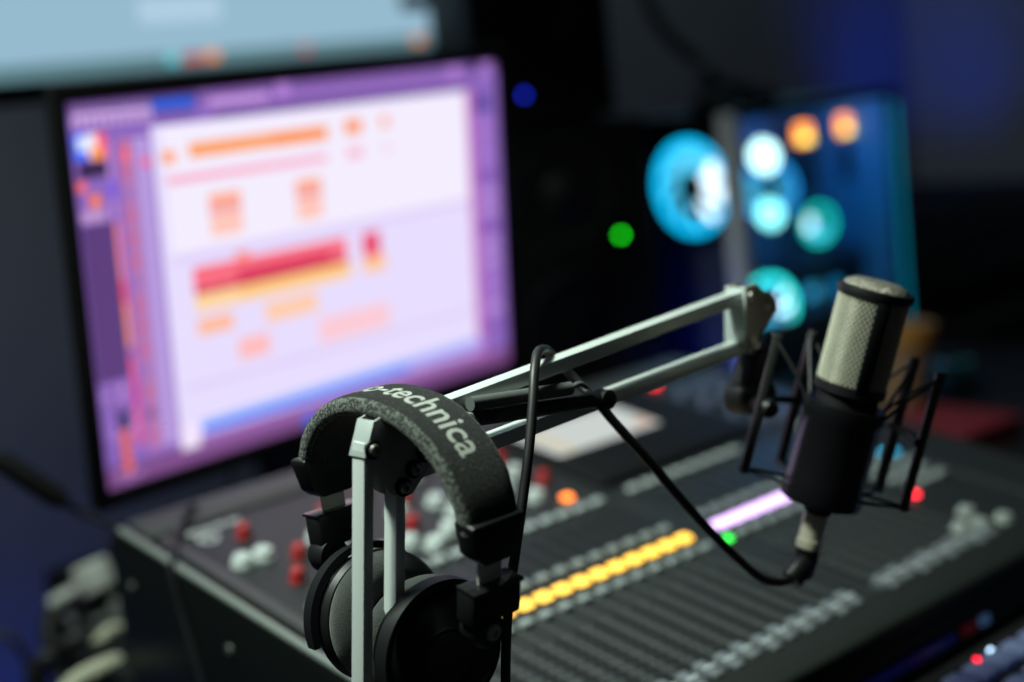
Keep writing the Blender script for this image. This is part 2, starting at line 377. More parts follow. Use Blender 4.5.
# ================================================================== second screen on the wall
ux = V((.993, .12, 0)).normalized(); uu = Z; un = V((.12, -.993, 0)).normalized(); UA = (ux, -un, uu)
br = at(432, 47, 2.42)                       # lower right corner of the picture area
UW, UH = .86, .484
uc = br - ux * UW / 2 + uu * UH / 2
wm = thing('wall_screen', 'pale blue lit second screen hung above the desktop monitor', 'screen', (uc.x, 2.2, uc.z - UH / 2))
b = MB(); b.box(uc - un * .024, (UW + .05, .045, UH + .055), UA, .004); obj('housing', b, MATTE, wm)
b = MB()
for s in (-1, 1):
    b.box(uc + ux * s * (UW / 2 + .014) + un * .001, (.026, .008, UH + .054), UA, .002); b.box(uc + uu * s * (UH / 2 + .014) + un * .001, (UW + .054, .008, .027), UA, .002)
obj('bezel', b, BLACK, wm)
b = MB(); b.box(V((uc.x, 2.19, uc.z)), (.2, .10, .2), bev=.004); obj('wall_bracket', b, BLACK, wm)
UM = [glow('wallscreen_blue', (150, 186, 206), 1.0), glow('wallscreen_edge', (96, 132, 140), 1.0), glow('wallscreen_teal', (90, 200, 210), 1.0), glow('wallscreen_orange', (235, 140, 80), 1.0), glow('wallscreen_light', (176, 206, 226), 1.0), glow('wallscreen_dark', (20, 30, 40), 1.0), glow('wallscreen_red', (190, 90, 90), 1.0)]
b = MB()
def uq(u0, v0, u1, v1, m, lay=1):
    f = lambda u, v: uc + ux * (u - .5) * UW + uu * (.5 - v) * UH + un * (.0005 + .0002 * lay)
    b.mi = m; b.quad([f(u0, v1), f(u1, v1), f(u1, v0), f(u0, v0)])
uq(0, 0, 1, 1, 0, 0); uq(0, .955, 1, 1, 1); uq(.40, .955, .425, .985, 2, 2); uq(.43, .96, .47, .985, 6, 2); uq(.475, .955, .505, .985, 3, 2); uq(.68, .96, .70, .985, 6, 2); uq(.95, .96, .98, .985, 3, 2); uq(.36, .80, .52, .87, 4, 2); uq(.93, .82, 1, .875, 5, 2)
obj('screen', b, UM, wm)
# ================================================================== speakers
def speaker(name, label, c, w, d, h, yaw, ledcol, ledpos, lkey, wz=.36, tz=.78):
    cs, sn = math.cos(yaw), math.sin(yaw)
    fx = V((cs, sn, 0)); fy = V((-sn, cs, 0)); A = (fx, fy, Z)     # front faces -fy
    t = thing(name, label, 'speaker', c, 'black studio speakers right of the desktop monitor')
    f = lambda x, y, z: V(c) + fx * x + fy * y + Z * z
    b = MB(); b.box(f(0, 0, h / 2 + .004), (w, d, h - .008), A, .008, 3); obj('cabinet', b, MATTE, t)
    b = MB(); b.box(f(0, 0, .003), (w * .8, d * .8, .006), A); obj('foot_pad', b, RUBBER, t)
    r = w * .36
    zc = h * wz
    b = MB(); b.lathe(f(0, -d / 2, zc), -fy, [(r * 1.12, -.004), (r * 1.12, .004), (r * 1.0, .006), (r * .92, .003), (r * .8, .008), (r * .68, .003), (r * .3, -.014), (r * .28, -.006), (r * .2, 0), (0, .003)], 40); obj('woofer', b, MATTE, t)
    rt = w * .13; zt = h * tz
    b = MB(); b.lathe(f(0, -d / 2, zt), -fy, [(rt * 2.2, -.002), (rt * 2.1, .003), (rt * 1.2, -.003), (rt, .001), (rt * .6, .008), (0, .011)], 32); obj('tweeter', b, BLACK, t)
    b = MB(); b.box(f(0, -d / 2 - .0005, h * (.62 if wz < .4 else .06)), (w * .5, .003, .012), A, .001); obj('bass_port', b, GLOSS, t)
    if ledpos:
        b = MB(); p = ledpos(f, d); b.lathe(p, -fy, [(.0042, -.002), (.0042, .001), (.003, .0025), (0, .003)], 16); o = obj('power_light', b, glow(lkey, ledcol, 9 if ledcol[1] > 100 else 4.5), t); o['label'] = 'lit power light'
    return t
SY = R(-27)
sfx = V((math.cos(SY), math.sin(SY), 0)); sfy = V((-math.sin(SY), math.cos(SY), 0))
rc = at(645, 115, 2.08)                                  # right front upper edge of the lower speaker
sw, sdp, sh = .25, .28, rc.z - DZ
lowc = V((rc.x, rc.y, DZ)) - sfx * sw / 2 + sfy * sdp / 2
def face_xz(px, py, c, d):
    f0 = V(c) - sfy * d / 2; p = on_plane(px, py, f0, sfy); return (p - f0).dot(sfx), p.z - c[2]
gx, gz = face_xz(621, 235, lowc, sdp)
speaker('studio_speaker', 'larger lower black studio speaker with a green power light', lowc, sw, sdp, sh, SY, (20, 200, 20), lambda f, d: f(gx, -d / 2, gz), 'led_speaker_green')
upc = lowc + Z * sh + sfx * -.010
bx, bz = face_xz(524, 95, upc, .26)
speaker('studio_speaker', 'smaller black studio speaker stacked on top with a blue power light', upc, .20, .26, .36, SY, (24, 40, 190), lambda f, d: f(bx, -d / 2, bz), 'led_speaker_blue', .47, .84)
# ================================================================== computer
_c = at(735, 113, 2.10)
cx0, cy0, cw, cd, ch = _c.x, _c.y, .385, .215, _c.z - DZ
pc = thing('desktop_computer', 'tower computer with a glass side and glowing cyan fans', 'computer', (cx0 + cw / 2, cy0 + cd / 2, DZ))
FRAME = mat('case_frame_grey', (.66, .68, .68), .5); INT = mat('case_interior', (.08, .26, .38), .55)
def cb(x, y, z): return V((cx0 + x, cy0 + y, DZ + z))
b = MB()
b.box(cb(cw / 2, cd / 2, .018), (cw, cd, .012)); b.box(cb(cw / 2, cd / 2, ch - .006), (cw, cd, .012)); b.box(cb(cw / 2, cd - .003, ch / 2), (cw, .006, ch - .02)); b.box(cb(cw - .004, cd / 2, ch / 2), (.008, cd, ch - .02))
obj('chassis', b, INT, pc)
b = MB(); b.box(cb(.0, .0125, ch / 2 + .006), (.024, .027, ch - .012), bev=.003); obj('corner_pillar', b, FRAME, pc)
b = MB(); b.box(cb(0, cd - .01, ch / 2 + .006), (.02, .02, ch - .012), bev=.003); obj('corner_pillar', b, MATTE, pc)
b = MB(); b.box(cb(cw - .006, .007, ch / 2 + .006), (.014, .014, ch - .012), bev=.002); obj('corner_pillar', b, MATTE, pc)
for z_ in (ch - .004, .018):
    b = MB(); b.box(cb(cw / 2, .004, z_), (cw, .012, .012), bev=.002); obj('edge_rail', b, MATTE, pc)
b = MB(); b.box(cb(.002, cd / 2 + .005, ch - .018), (.012, cd - .04, .034), bev=.002); obj('front_visor', b, MATTE, pc)
b = MB(); b.box(cb(.016, cd / 2 + .005, ch / 2), (.012, cd - .03, ch - .05), bev=.002); obj('front_panel', b, mat('front_panel_blue_black', (.06, .07, .10), .45), pc)
for x in (.04, cw - .04):
    for y in (.03, cd - .03):
        b = MB(); b.cyl(cb(x, y, 0), cb(x, y, .013), .012); obj('foot', b, RUBBER, pc)
b = MB(); b.box(cb(cw / 2, -.001, ch / 2 + .008), (cw - .04, .003, ch - .05)); obj('glass_panel', b, glass('tinted_glass', (.86, .93, .97), .03), pc)
def fan(c, axis, r, hot, key, cyan=(0, 190, 235), k=1.0):
    ax = V(axis).normalized(); u = (Z - ax * Z.dot(ax)).normalized(); w = ax.cross(u)
    b = MB(); b.torus(c, ax, r * 1.06, r * .09, 36, 8, 1.2)
    fr = obj('fan', b, MATTE, pc)
    b = MB(); b.torus(V(c) + ax * .002, ax, r * .93, r * .09, 36, 8, .8); obj('light_ring', b, glow(key + '_ring', cyan, 1.5 * k), fr)
    b = MB()
    n = 9
    for i in range(n):
        a0 = i * 2 * math.pi / n; rows = []
        for j in range(5):
            rr = r * (.22 + .62 * j / 4); a = a0 + .35 * j / 4; dw = .30 - .02 * j
            rows.append([V(c) + (u * math.cos(a + s * dw) + w * math.sin(a + s * dw)) * rr + ax * (s * .006) for s in (-1, 1)])
        for r0, r1 in zip(rows, rows[1:]):
            b.mi = 1 if i in hot else 0; b.quad([r0[0], r0[1], r1[1], r1[0]])
    obj('blades', b, [glow(key + '_blade', (80, 200, 240), .9 * k), glow(key + '_hot', (215, 240, 255), 1.9 * k)], fr)
    b = MB(); b.lathe(V(c) - ax * .006, ax, [(0, 0), (r * .32, 0), (r * .32, .012), (r * .25, .016), (0, .016)], 24); obj('hub', b, MATTE, fr)
    return fr
_f = on_plane(693, 187, (cx0 - .003, 0, 0), X)
fan(_f, (-1, 0, 0), .071, (5, 6, 7), 'front_fan', (0, 180, 235), k=1.3)
def blob(name, p, axis, r, m, parent=pc, r2=None):
    b = MB(); b.torus(p, axis, r, r2 or r * .35, 24, 10); return obj(name, b, m, parent)
GP = (0, cy0 + .06, 0)
def ins(px, py, dy): return on_plane(px, py, (0, cy0 + dy, 0), (0, 1, 0))
blob('light_ring', ins(764, 156, .03), (1, 0, .1), .016, glow('fan_white', (215, 255, 245), 3.5), r2=.008)
blob('light_ring', ins(770, 214, .03), (1, 0, .1), .012, glow('fan_white2', (150, 250, 240), 3), r2=.009)
fan(ins(768, 190, .07), (-.5, -.86, 0), .046, (), 'inner_fan', (30, 150, 230), 1.1)
fan(ins(818, 224, .10), (-.3, -.95, 0), .030, (1, 2), 'cooler_fan', (0, 225, 190), 1.6)
fan(ins(768, 306, .04), (-.35, -.93, 0), .046, (6, 7), 'lower_fan', (40, 240, 225), 1.9)
fan(ins(822, 292, .10), (-.3, -.95, 0), .032, (), 'card_fan', (0, 150, 210), 1.1)
for (px, py) in ((803, 135), (845, 126)):
    p = ins(px, py, .09)
    b = MB(); b.box(p - Z * .05, (.024, .008, .07), bev=.001); ms = obj('memory_stick', b, MATTE, pc)
    b = MB(); b.mi = 0; b.box(p + Z * .002, (.030, .010, .030), bev=.003); b.mi = 1; b.box(p + Z * -.006 - Y * .0055, (.026, .001, .008)); obj('light_bar', b, [glow('memory_orange', (255, 135, 40), 4), glow('memory_yellow', (255, 225, 90), 5)], ms)
b = MB(); b.box(ins(872, 120, .10), (.03, .008, .02), bev=.002); obj('light_bar', b, glow('case_purple', (60, 40, 150), .8), pc)
b = MB(); b.box(cb(cw / 2 + .03, cd - .012, ch * .56), (.28, .006, .30)); obj('motherboard', b, mat('board_blue', (.10, .18, .26), .5), pc)
b = MB(); b.box(ins(835, 262, .11), (.23, .07, .04), bev=.004); obj('graphics_card', b, mat('card_dark', (.05, .06, .08), .4), pc)
b = MB(); b.box(cb(cw / 2, cd / 2, .07), (cw - .03, cd - .03, .085), bev=.003); obj('power_supply_shroud', b, mat('shroud', (.04, .05, .07), .4), pc)
b = MB(); b.box(cb(cw - .006, -.001, ch / 2), (.007, .004, ch - .04), bev=.001); obj('glow_strip', b, glow('strip_teal', (0, 130, 160), .9), pc)
# ================================================================== boom arm
AY = .664
arm = thing('microphone_boom_arm', 'silver double-tube microphone boom arm clamped to the desk edge', 'microphone arm', (.43, .712, DZ))
def xz(px, py, y=AY): return on_plane(px, py, (0, y, 0), (0, 1, 0))
TW, TH = .0135, .0078          # tube: across the arm plane, within it
def bar(p0, p1, w=TW, h=TH, bev=.0009, q=None):
    p0, p1 = V(p0), V(p1); d = (p1 - p0); L = d.length; d.normalize()
    a2 = (Y - d * Y.dot(d)).normalized(); a3 = d.cross(a2)
    return (q or MB()).box((p0 + p1) / 2, (L, w, h), (d, a2, a3), bev)
pt = V((.4600, AY + .004, 1.069)); pb = V((.4330, AY + .022, DZ + .03))
pt = xz(363, 447, AY); lowp = xz(362, 690, AY + .004); dn = (lowp - pt).normalized(); pb = pt + dn * ((pt.z - DZ - .03) / -dn.z)
obj('post_tube', bar(pt + -dn * .003, pb, .0115, .0068), ALU, arm)
pt2 = xz(395, 487, AY); off = pt2 - pt; off2 = off - dn * off.dot(dn); pb2 = pb + off2
obj('post_tube', bar(pt2 - dn * .004, pb2, .0115, .0068), ALU, arm)
a1, a2 = xz(396, 424, AY), xz(742, 295, AY); b1, b2 = xz(411, 471, AY), xz(742, 346, AY)
obj('arm_tube', bar(a1, a2, .0122, .0088), ALU, arm); obj('arm_tube', bar(b1, b2, .0122, .0088), ALU, arm)
# elbow bracket
ol = [(366, 459), (375, 421), (386, 414), (412, 414), (434, 447), (431, 465), (413, 494), (402, 499), (391, 494)]
fy_ = AY - .0078
poly = [xz(a, c, fy_) for a, c in ol]
q = MB()
q.prism(poly, Y * .0016, .0004)
q.prism([p + Y * .0140 for p in poly], Y * .0016, .0004)
jb = obj('elbow_plate', q, PLATE, arm)
w0, w1 = xz(366, 459, fy_), xz(375, 421, fy_)
dd = (w1 - w0).normalized(); nn_ = V((-dd.z, 0, dd.x))
q = MB(); q.box((w0 + w1) / 2 + Y * .0078, ((w1 - w0).length, .0156, .0016), (dd, Y, nn_), .0005)
obj('bracket_web', q, mat('web_steel', (.45, .50, .48), .4, .35), jb)
for (px, py) in ((372.5, 450), (413, 469), (402.5, 487), (424, 453)):
    p = xz(px, py, fy_)
    q = MB(); q.mi = 0; q.lathe(p + Y * .0002, -Y, [(.0052, 0), (.0052, .0016), (.0036, .0018)], 20)
    q.mi = 1; q.lathe(p, -Y, [(.0036, .0016), (.0033, .0038), (.0022, .0044), (.0013, .0044), (.0013, .0030), (0, .0030)], 18)
    obj('bolt', q, [MATTE, mat('bolt_dull', (.35, .33, .30), .35, .9)], jb)
# end bracket
ol = [(746, 287), (757, 284), (764, 291), (771, 292), (777, 300), (778, 310), (771, 320), (762, 331), (757, 348), (748, 349)]
fe = AY - .0092
poly = [xz(a, c, fe) for a, c in ol]
q = MB(); q.prism(poly, Y * .0018, .0004); q.prism([p + Y * .0166 for p in poly], Y * .0018, .0004); eb = obj('end_plate', q, mat('end_plate_brown', (.34, .30, .24), .5, .1), arm)
w0, w1 = xz(747, 348, fe), xz(747, 287, fe); dd = (w1 - w0).normalized(); nn_ = V((-dd.z, 0, dd.x))
q = MB(); q.box((w0 + w1) / 2 + Y * .0092 + X * -.001, ((w1 - w0).length, .0184, .0018), (dd, Y, nn_), .0005); obj('bracket_web', q, MATS['web_steel'], eb)
for px, py in ((751, 296), (752, 341), (768, 306)):
    p = xz(px, py, fe); q = MB(); q.lathe(p, -Y, [(.0036, 0), (.0033, .0022), (.002, .0028), (0, .0028)], 16); obj('bolt', q, MATS['bolt_dull'], eb)
# springs between the tubes
def coil(p0, p1, r, wire, turns, q):
    p0, p1 = V(p0), V(p1); d = p1 - p0; L = d.length; d.normalize(); u = (Z - d * Z.dot(d)).normalized(); w = d.cross(u); N = int(turns * 10)
    q.tube([p0 + d * (L * i / N) + (u * math.cos(i * 2 * math.pi / 10) + w * math.sin(i * 2 * math.pi / 10)) * r for i in range(N + 1)], wire, 6, 1)
ys = AY - .011
s0, s1 = xz(440, 424, ys), xz(604, 399, ys)
sd = (s1 - s0).normalized(); sl = (s1 - s0).length
q = MB(); coil(s0, s0 + sd * sl * .56, .0042, .0007, 40, q); sp = obj('spring', q, mat('spring_black', (.035, .035, .037), .4, .3), arm)
q = MB(); q.cyl(s0 + sd * sl * .50, s1 - sd * .003, .0046, .0046, 18); q.lathe(s1, -Y, [(0, -.005), (.0062, -.005), (.0062, .005), (.004, .006), (0, .006)], 20); obj('spring_sleeve', q, BLACK, sp)
q = MB(); coil(xz(425, 426, ys), s0 + sd * .01, .0036, .0007, 12, q); obj('spring_tail', q, MATS['spring_black'], sp)
ys2 = AY - .0125
g0, g1 = xz(470, 404, ys2), xz(570, 388.5, ys2); gd = (g1 - g0).normalized()
q = MB(); q.cyl(g0, g1, .0042, .0042, 18); q.tube([g1, g1 + gd * .008 + Z * .002, g1 + gd * .014 - Z * .001], .0016); obj('spring_rod', q, mat('rod_grey', (.10, .108, .104), .45), arm)
# post foot + clamp
q = MB(); m_ = (pb + pb2) / 2
q.box(m_ + Z * .006, (.05, .03, .028), bev=.004); q.cyl((m_.x, m_.y, DZ + .0), (m_.x, m_.y, DZ + .03), .016); obj('base_socket', q, BLACK, arm)
q = MB(); q.box((m_.x, m_.y, DZ + .005), (.06, .05, .010), bev=.002); q.box((.402, m_.y, DZ - .03), (.008, .05, .08), bev=.002); q.box((.425, m_.y, DZ - .066), (.05, .05, .008), bev=.002); obj('desk_clamp', q, PLATE, arm)
q = MB(); q.cyl((.43, m_.y, DZ - .11), (.43, m_.y, DZ - .037), .005); q.cyl((.43, m_.y, DZ - .12), (.43, m_.y, DZ - .10), .014); obj('clamp_screw', q, STEEL, arm)
# mic end swivel
q = MB()
w0 = xz(754, 342, AY); w1 = xz(752, 352, AY); q.cyl(w0, w1 - Z * .002, .006)
obj('swivel_pin', q, STEEL, eb)
c0, c1 = xz(760, 350, AY), xz(748, 392, AY); dv = (c1 - c0).normalized()
q = MB(); q.box((c0 + c1) / 2, ((c1 - c0).length, .020, .020), (dv, Y, dv.cross(Y)), .003, 3); obj('swivel_clamp', q, BLACK, arm)
q = MB(); kc = xz(750, 397, AY); q.lathe(kc - Y * .015, Y, [(0, 0), (.0105, 0), (.0125, .003), (.0125, .027), (.0105, .030), (0, .030)], 24); obj('swivel_knob', q, BLACK, arm)
# ================================================================== microphone, shock mount
m0, m1 = at(815, 520, 1.0), at(877.5, 284, .968)
aw = (m1 - m0).normalized(); vv = (CAM_P - (m0 + m1) / 2); vv = (vv - aw * vv.dot(aw)).normalized(); au = vv.cross(aw) * -1
au = aw.cross(vv); 
if au.dot(CM.col[0]) < 0: au = -au
ML = (m1 - m0).length
def mp(h, ang=0, r=0): return m0 + aw * h + (au * math.cos(R(ang)) + vv * math.sin(R(ang))) * r
mic = thing('condenser_microphone', 'black side-address condenser microphone with a silver mesh grille', 'microphone', m0)
rb = .0205
gh0 = ML - .070
q = MB(); q.lathe(m0, aw, [(0, .006), (.009, .006), (.0105, .010), (.016, .016), (rb - .002, .022), (rb, .028), (rb, gh0 - .004), (rb - .0015, gh0), (0, gh0)], 40); obj('body', q, MATTE, mic)
rg = .0225
q = MB(); q.lathe(m0, aw, [(rb, gh0 - .004), (rg + .0012, gh0 - .003), (rg + .0012, gh0 + .003), (rg - .001, gh0 + .004)], 40); obj('lower_ring', q, BLACK, mic)
q = MB()                                     # woven diamond mesh
NU, NV = 44, 28; hh = ML - .008 - gh0
grid = {}
for j in range(NV + 1):
    for i in range(NU):
        a = 360 * (i + .5 * (j % 2)) / NU
        grid[i, j] = q.bm.verts.new(mp(gh0 + hh * j / NV, a, rg))
for j in range(NV - 1):
    for i in range(NU):
        k = i if j % 2 else i - 1
        q.bm.faces.new([grid[i, j], grid[(k + 1) % NU, j + 1], grid[i, j + 2], grid[k % NU, j + 1]])
MESHM = mat('grille_mesh', (.56, .54, .43), .38, .5)
go = obj('grille', q, MESHM, mic)
wf = go.modifiers.new('weave', 'WIREFRAME'); wf.thickness = .0012; wf.use_even_offset = False
q = MB(); q.lathe(m0, aw, [(0, gh0), (rg - .0028, gh0 + .001), (rg - .0028, ML - .008), (0, ML - .005)], 32); obj('inner_mesh', q, mat('inner_mesh_dark', (.03, .029, .025), .6, .3), go)
for ang in (70, 250):
    q = MB(); q.box(mp((gh0 + ML) / 2 - .004, ang, rg + .0002), (hh, .009, .0022), (aw, aw.cross(au * math.cos(R(ang)) + vv * math.sin(R(ang))), au * math.cos(R(ang)) + vv * math.sin(R(ang))), .0006); obj('side_bar', q, MATTE, mic)
q = MB(); q.lathe(m0, aw, [(rg - .002, ML - .009), (rg + .0016, ML - .0085), (rg + .0022, ML - .006), (rg + .0016, ML - .003), (rg - .001, ML - .0025)], 40); obj('upper_ring', q, BLACK, mic)
q = MB(); q.lathe(m0, aw, [(rg, ML - .004), (rg - .002, ML - .001), (rg * .7, ML + .0015), (rg * .35, ML + .0024), (0, ML + .0028)], 40); obj('grille_top', q, mat('grille_top_mesh', (.34, .32, .26), .4, .7, bump=1, bscale=700, vary=.7, vscale=420), mic)
shm = thing('shock_mount', 'black cage shock mount with elastic cords around the condenser microphone', 'shock mount', mp(.02))
sleeve0, sleeve1 = .014, .082
q = MB(); q.lathe(m0, aw, [(rb + .0008, sleeve0), (rb + .006, sleeve0), (rb + .007, sleeve0 + .004), (rb + .0055, .03), (rb + .0055, sleeve1 - .012), (rb + .007, sleeve1 - .006), (rb + .006, sleeve1), (rb + .0008, sleeve1)], 36); obj('inner_holder', q, mat('holder_gloss', (.004, .004, .005), .26), shm)
POST = [(172, 0), (232, 0), (312, 0), (354, 0)]
PR = .0505
RH = .068
q = MB(); q.tube([mp(RH, a, PR + .0005) for a in range(166, 362, 6)], .0028, 10, 2); obj('outer_ring', q, BLACK, shm)
pl0, pl1 = .020, .117
for ang, _ in POST:
    q = MB(); rr = (au * math.cos(R(ang)) + vv * math.sin(R(ang)))
    q.box(mp((pl0 + pl1) / 2, ang, PR + .003), (pl1 - pl0, .0058, .0062), (aw, aw.cross(rr), rr), .0014); obj('post', q, mat('post_black', (.02, .021, .02), .4), shm)
for k, (ang, _) in enumerate(POST):
    for top_ in (0, 1):
        q = MB()
        hp = (pl1 - .003) if top_ else (pl0 + .003)
        hi = (sleeve1 - .004) if top_ else (sleeve0 + .008)
        q.tube([mp(hi, ang - 24, rb + .006), mp((hp + hi) / 2, ang - 11, (PR + rb) / 2 + .003), mp(hp, ang - 1, PR + .0045), mp(hp, ang + 1, PR + .0045), mp((hp + hi) / 2, ang + 11, (PR + rb) / 2 + .003), mp(hi, ang + 24, rb + .006)], .0012, 8, 2)
        obj('elastic_cord', q, RUBBER, shm)
q = MB(); q.tube([xz(752, 400, AY), at(768, 408, .99), mp(RH, 168, PR)], .0065, 14, 4); obj('mount_arm', q, BLACK, shm)
# ------------------------------------------------------------------ cable with its connector
cab = thing('microphone_cable', 'black microphone cable looped over the boom arm with a silver-collared plug', 'cable', m0)
xd = (at(808, 556, 1.0) - at(816, 519, 1.0)).normalized()
x0 = m0 + aw * .005; xd = (-aw * .6 + xd * .4).normalized()
q = MB(); q.lathe(x0, xd, [(.0068, 0), (.0085, .0005), (.0088, .006), (.0082, .0065), (.0082, .018), (.0088, .0185), (.0088, .024), (.0075, .025), (0, .025)], 28); obj('plug_collar', q, mat('plug_nickel', (.72, .67, .52), .3, .45), cab)
e0 = x0 + xd * .025
bend = [e0, e0 + xd * .014, at(802, 566, .998), at(791, 579, .995)]
q = MB(); q.sweep(bend, [(.0082 * math.cos(k * math.pi / 8), .0082 * math.sin(k * math.pi / 8)) for k in range(16)], None, 5); obj('plug_boot', q, BLACK, cab)
pts = [at(793, 578, .995), at(780, 582, .99), at(760, 577, .98), at(735, 556, .965), at(705, 526, .95), at(675, 492, .935), at(645, 456, .925), at(615, 423, .918), at(599, 404, .917),
       at(586, 391, .930), at(572, 376, .934), at(558, 362, .930), at(549, 352, .918), at(543, 349.5, .903), at(537.5, 354, .888), at(534.5, 372, .876), at(533, 400, .868), at(529, 450, .86), at(522, 505, .855), at(515, 555, .85), at(509, 600, .85), at(506, 650, .86), at(506, 720, .875), at(510, 770, .90)]
q = MB(); q.tube(pts, .0030, 12, 6); obj('cable', q, RUBBER, cab)
# ================================================================== headphones
e1 = V((.02, -1, -.07)).normalized(); e3 = (Z - e1 * Z.dot(e1)).normalized(); e2 = e3.cross(e1)
HC = V((.4742, .6732, 1.0280))
hp = thing('studio_headphones', 'black over-ear studio headphones hung on the boom arm elbow', 'headphones', HC)
def H(a, b_, c): return HC + e1 * a + e2 * b_ + e3 * c
HW, HH = .0745, .0668         # half width and rise of the headband centre line
BW, BT = .040, .0125
def arc(th): # th from -90 (left) to 90 (right)
    s = math.sin(R(th)); c = math.cos(R(th))
    return (HW * math.copysign(abs(s) ** .92, s), HH * abs(c) ** .92 if c > 0 else 0)
TH0, TH1 = -77, 83
N = 44
sect = []
for k in range(24):
    a = k * 2 * math.pi / 24; ca, sa = math.cos(a), math.sin(a)
    sect.append((BT / 2 * math.copysign(abs(sa) ** .55, sa), BW / 2 * math.copysign(abs(ca) ** .45, ca)))
q = MB(); rows = []
for i in range(N + 1):
    th = TH0 + (TH1 - TH0) * i / N
    x, z = arc(th); x2, z2 = arc(th + 1); x1, z1 = arc(th - 1)
    tx, tz = x2 - x1, z2 - z1; L = math.hypot(tx, tz); nx, nz = -tz / L, tx / L
    if nx * x + nz * z < 0: nx, nz = -nx, -nz
    f = 1.0 - .12 * max(0, (abs(th) - 60) / 30)
    rows.append([q.bm.verts.new(H(x + nx * a, b_ * f, z + nz * a)) for a, b_ in sect])
for r0, r1 in zip(rows, rows[1:]):
    for k in range(24):
        f_ = q.bm.faces.new([r0[k], r0[(k + 1) % 24], r1[(k + 1) % 24], r1[k]])
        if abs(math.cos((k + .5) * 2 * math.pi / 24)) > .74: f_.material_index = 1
q.bm.faces.new(rows[0]); q.bm.faces.new(rows[-1])
hb = obj('headband', q, [FAB, FAB_EDGE], hp)
# lettering wrapped over the top of the headband
fc = bpy.data.curves.new('lettering', 'FONT'); fc.body = 'audio-technica'; fc.size = 1; fc.extrude = .02; fc.offset = .012; fc.resolution_u = 3
fo = bpy.data.objects.new('lettering', fc); COL.objects.link(fo)
bpy.context.view_layer.update()
dg = bpy.context.evaluated_depsgraph_get(); tm = bpy.data.meshes.new_from_object(fo.evaluated_get(dg))
bpy.data.objects.remove(fo)
bmt = bmesh.new(); bmt.from_mesh(tm); bmesh.ops.triangulate(bmt, faces=bmt.faces); bmesh.ops.subdivide_edges(bmt, edges=[e for e in bmt.edges if e.calc_length() > .15], cuts=2)
xs = [v.co.x for v in bmt.verts]; x0_, x1_ = min(xs), max(xs)
LEN = .122; sc_ = LEN / (x1_ - x0_)
tab = []; acc = 0; prev = None
for i in range(-900, 901):
    th = i / 10; p = arc(th)
    if prev: acc += math.hypot(p[0] - prev[0], p[1] - prev[1])
    tab.append((acc, th)); prev = p
mid = [a for a, th in tab if abs(th) < .01][0]
def th_of(s):
    lo, hi = 0, len(tab) - 1
    while hi - lo > 1:
        m_i = (lo + hi) // 2
        if tab[m_i][0] < s: lo = m_i
        else: hi = m_i
    f = (s - tab[lo][0]) / max(1e-9, tab[hi][0] - tab[lo][0]); return tab[lo][1] + f * (tab[hi][1] - tab[lo][1])
for v in bmt.verts:
    s = mid + .0045 + (v.co.x - (x0_ + x1_) / 2) * sc_
    th = th_of(s); x, z = arc(th); x2, z2 = arc(th + 1); x1, z1 = arc(th - 1)
    tx, tz = x2 - x1, z2 - z1; L = math.hypot(tx, tz); nx, nz = -tz / L, tx / L
    if nx * x + nz * z < 0: nx, nz = -nx, -nz
    h = BT / 2 - .0001 + v.co.z * .01
    v.co = H(x + nx * h, (v.co.y - .28) * sc_ * 1.2, z + nz * h)
q = MB(); q.bm.free(); q.bm = bmt
obj('lettering', q, mat('lettering_grey', (.33, .345, .31), .8), hb, flat=True)
